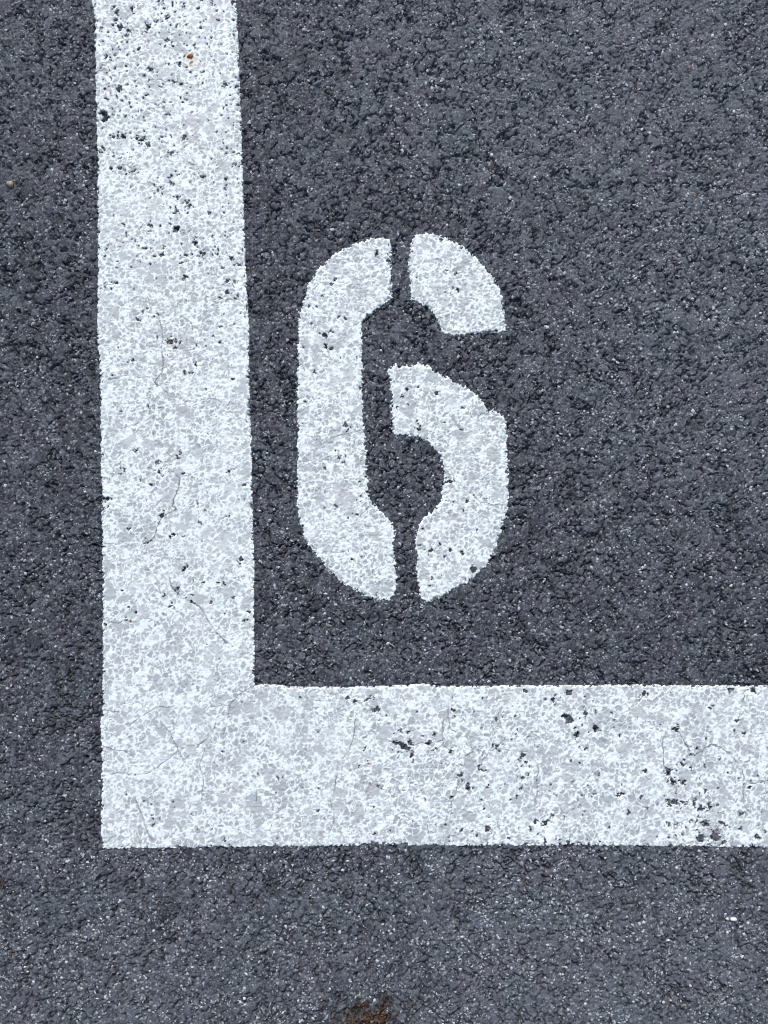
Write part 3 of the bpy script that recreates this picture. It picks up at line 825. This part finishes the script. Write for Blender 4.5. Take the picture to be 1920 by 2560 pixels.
# crumbs of soil gathered in the brown patch
bx = STAIN_C[0] + RNG.normal(0, 12, 420); by = STAIN_C[1] + RNG.normal(0, 9, 420)
bh, _, _, bs = grid_h(bx, by)
kb = bs > 0.35
gxx, gyy, gh, gst = np.r_[gxx, bx[kb]], np.r_[gyy, by[kb]], np.r_[gh, bh[kb]], np.r_[gst, bs[kb]]
n = len(gxx)
octa = np.array([(1, 0, 0), (0, 1, 0), (-1, 0, 0), (0, -1, 0), (0.2, 0.1, 0.75), (-0.1, -0.1, -0.75), (0.75, 0.72, 0.1), (-0.72, 0.7, -0.05)], float)
tri = np.array([(0, 6, 4), (6, 1, 4), (1, 7, 4), (7, 2, 4), (2, 3, 4), (3, 0, 4), (6, 0, 5), (1, 6, 5), (7, 1, 5), (2, 7, 5), (3, 2, 5), (0, 3, 5)])
size = 0.50 + 1.0 * RNG.random(n) ** 2.0
jit = octa[None] * (0.75 + 0.5 * RNG.random((n, 8, 1)))
el = np.stack([np.ones(n), 0.35 + 0.55 * RNG.random(n), 0.5 + 0.3 * RNG.random(n)], -1)
p = jit * el[:, None, :] * size[:, None, None]
an = RNG.uniform(0, 2 * math.pi, n); ca, sa = np.cos(an)[:, None], np.sin(an)[:, None]
px_ = p[..., 0] * ca - p[..., 1] * sa; py_ = p[..., 0] * sa + p[..., 1] * ca
gv = np.stack([px_ + gxx[:, None], py_ + gyy[:, None], p[..., 2] + gh[:, None] + 0.10], -1).reshape(-1, 3) * 0.001
gf = (tri[None] + (np.arange(n) * 8)[:, None, None]).reshape(-1, 3)
me = mesh_np('pale_grit', gv, gf, False)
gt = np.clip(RNG.beta(1.9, 1.7, n), 0, 0.93)
gt = np.where((gst > 0.3) | (RNG.random(n) < 0.012), RNG.uniform(0.965, 1.0, n), gt)
fattr(me, 'tone', np.repeat(gt, 8))
add_obj('pale_grit', me, M_GRIT, asphalt, kind='stuff')

# ------------------------------------------------------------------ pebbles and crumbs one can point to
def pebble(name, px, py, lx, ly, lz, rot, mat, seed, label, category, sink=0.35, group=None, base=None):
    g = np.random.default_rng(seed)
    import bmesh
    bm = bmesh.new()
    bmesh.ops.create_icosphere(bm, subdivisions=3, radius=1)
    planes = [Vector(g.normal(size=3)).normalized() for _ in range(9)]
    offs = g.uniform(0.62, 0.95, 9)
    for v in bm.verts:
        d = v.co.normalized(); r = 1.0
        for p_, o_ in zip(planes, offs):
            k = d.dot(p_)
            if k > 1e-3:
                r = min(r, o_ / k)
        r *= 1 + 0.04 * math.sin(9 * d.x + seed) * math.cos(7 * d.y)
        v.co = Vector((d.x * r * lx / 2, d.y * r * ly / 2, d.z * r * lz / 2)) * 0.001
    me_ = bpy.data.meshes.new(name)
    bm.to_mesh(me_); bm.free()
    for p_ in me_.polygons:
        p_.use_smooth = True
    c = ground(px, py)
    h_ = base if base is not None else float(grid_h(np.array([c[0]]), np.array([c[1]]))[0][0])
    o = add_obj(name, me_, mat, None, (c[0] * 0.001, c[1] * 0.001, (h_ + lz * (0.5 - sink)) * 0.001), label=label, category=category)
    o.rotation_euler = (0, 0, math.radians(rot))
    if group:
        o['group'] = group
    return o
M_TAN = stone_material('tan_stone', (0.20, 0.13, 0.07), (0.50, 0.40, 0.26))
M_WHITE = stone_material('white_stone', (0.55, 0.56, 0.58), (0.84, 0.86, 0.87))
M_MINT = stone_material('pale_green_stone', (0.50, 0.58, 0.58), (0.75, 0.84, 0.83))
M_BLUE = stone_material('blue_grey_stone', (0.05, 0.06, 0.072), (0.17, 0.20, 0.225), 380)
M_RUST = stone_material('rust', (0.15, 0.036, 0.006), (0.48, 0.16, 0.03), 900, 0.8)
M_OLIVE = stone_material('olive', (0.05, 0.045, 0.012), (0.16, 0.14, 0.05), 900, 0.8)
pebble('pebble', 27, 461, 6.6, 4.6, 3.6, -20, M_TAN, 3, 'small tan pebble wedged in the asphalt at the left edge beside the line', 'pebble')
pebble('pebble', 130, 426, 2.8, 2.8, 2.4, 10, M_MINT, 5, 'tiny pale mint pebble on the asphalt up and right of the tan one', 'pebble')
pebble('pebble', 1834, 2298, 5.0, 3.0, 3.2, 0, M_WHITE, 7, 'white pebble with a dark shadow under it, below the horizontal line at right', 'pebble', 0.15)
pebble('pebble', 1241, 476, 13.5, 7.5, 4.0, -8, M_BLUE, 9, 'oval blue-grey stone set in the asphalt above right of the number', 'stone', 0.6)
pebble('pebble', 1229, 388, 3.2, 2.6, 2.2, 40, M_WHITE, 15, 'small white pebble just above the oval blue-grey stone', 'pebble', 0.3)
pebble('pebble', 795, 207, 9.0, 3.6, 2.6, 30, M_BLUE, 13, 'long pale blue-grey chip lying right of the vertical line near the top', 'stone', 0.35)
pebble('rust_crumb', 475, 141, 5.2, 3.8, 2.0, 20, M_RUST, 21, 'dark orange rust crumb stuck on the white vertical line near its top', 'rust crumb', 0.1)
pebble('rust_crumb', 327, 1552, 1.6, 1.9, 1.2, 60, M_RUST, 23, 'tiny red-brown crumb on a hairline crack in the lower vertical line', 'rust crumb', 0.1)
pebble('olive_crumb', 1135, 1774, 1.7, 1.2, 1.0, 10, M_OLIVE, 25, 'tiny olive crumb with a yellowish smear on the horizontal line', 'crumb', 0.1)

print('verts', sum(len(m.vertices) for m in bpy.data.meshes), 'faces', sum(len(m.polygons) for m in bpy.data.meshes), 'stones', len(chosen), 'grit', n)
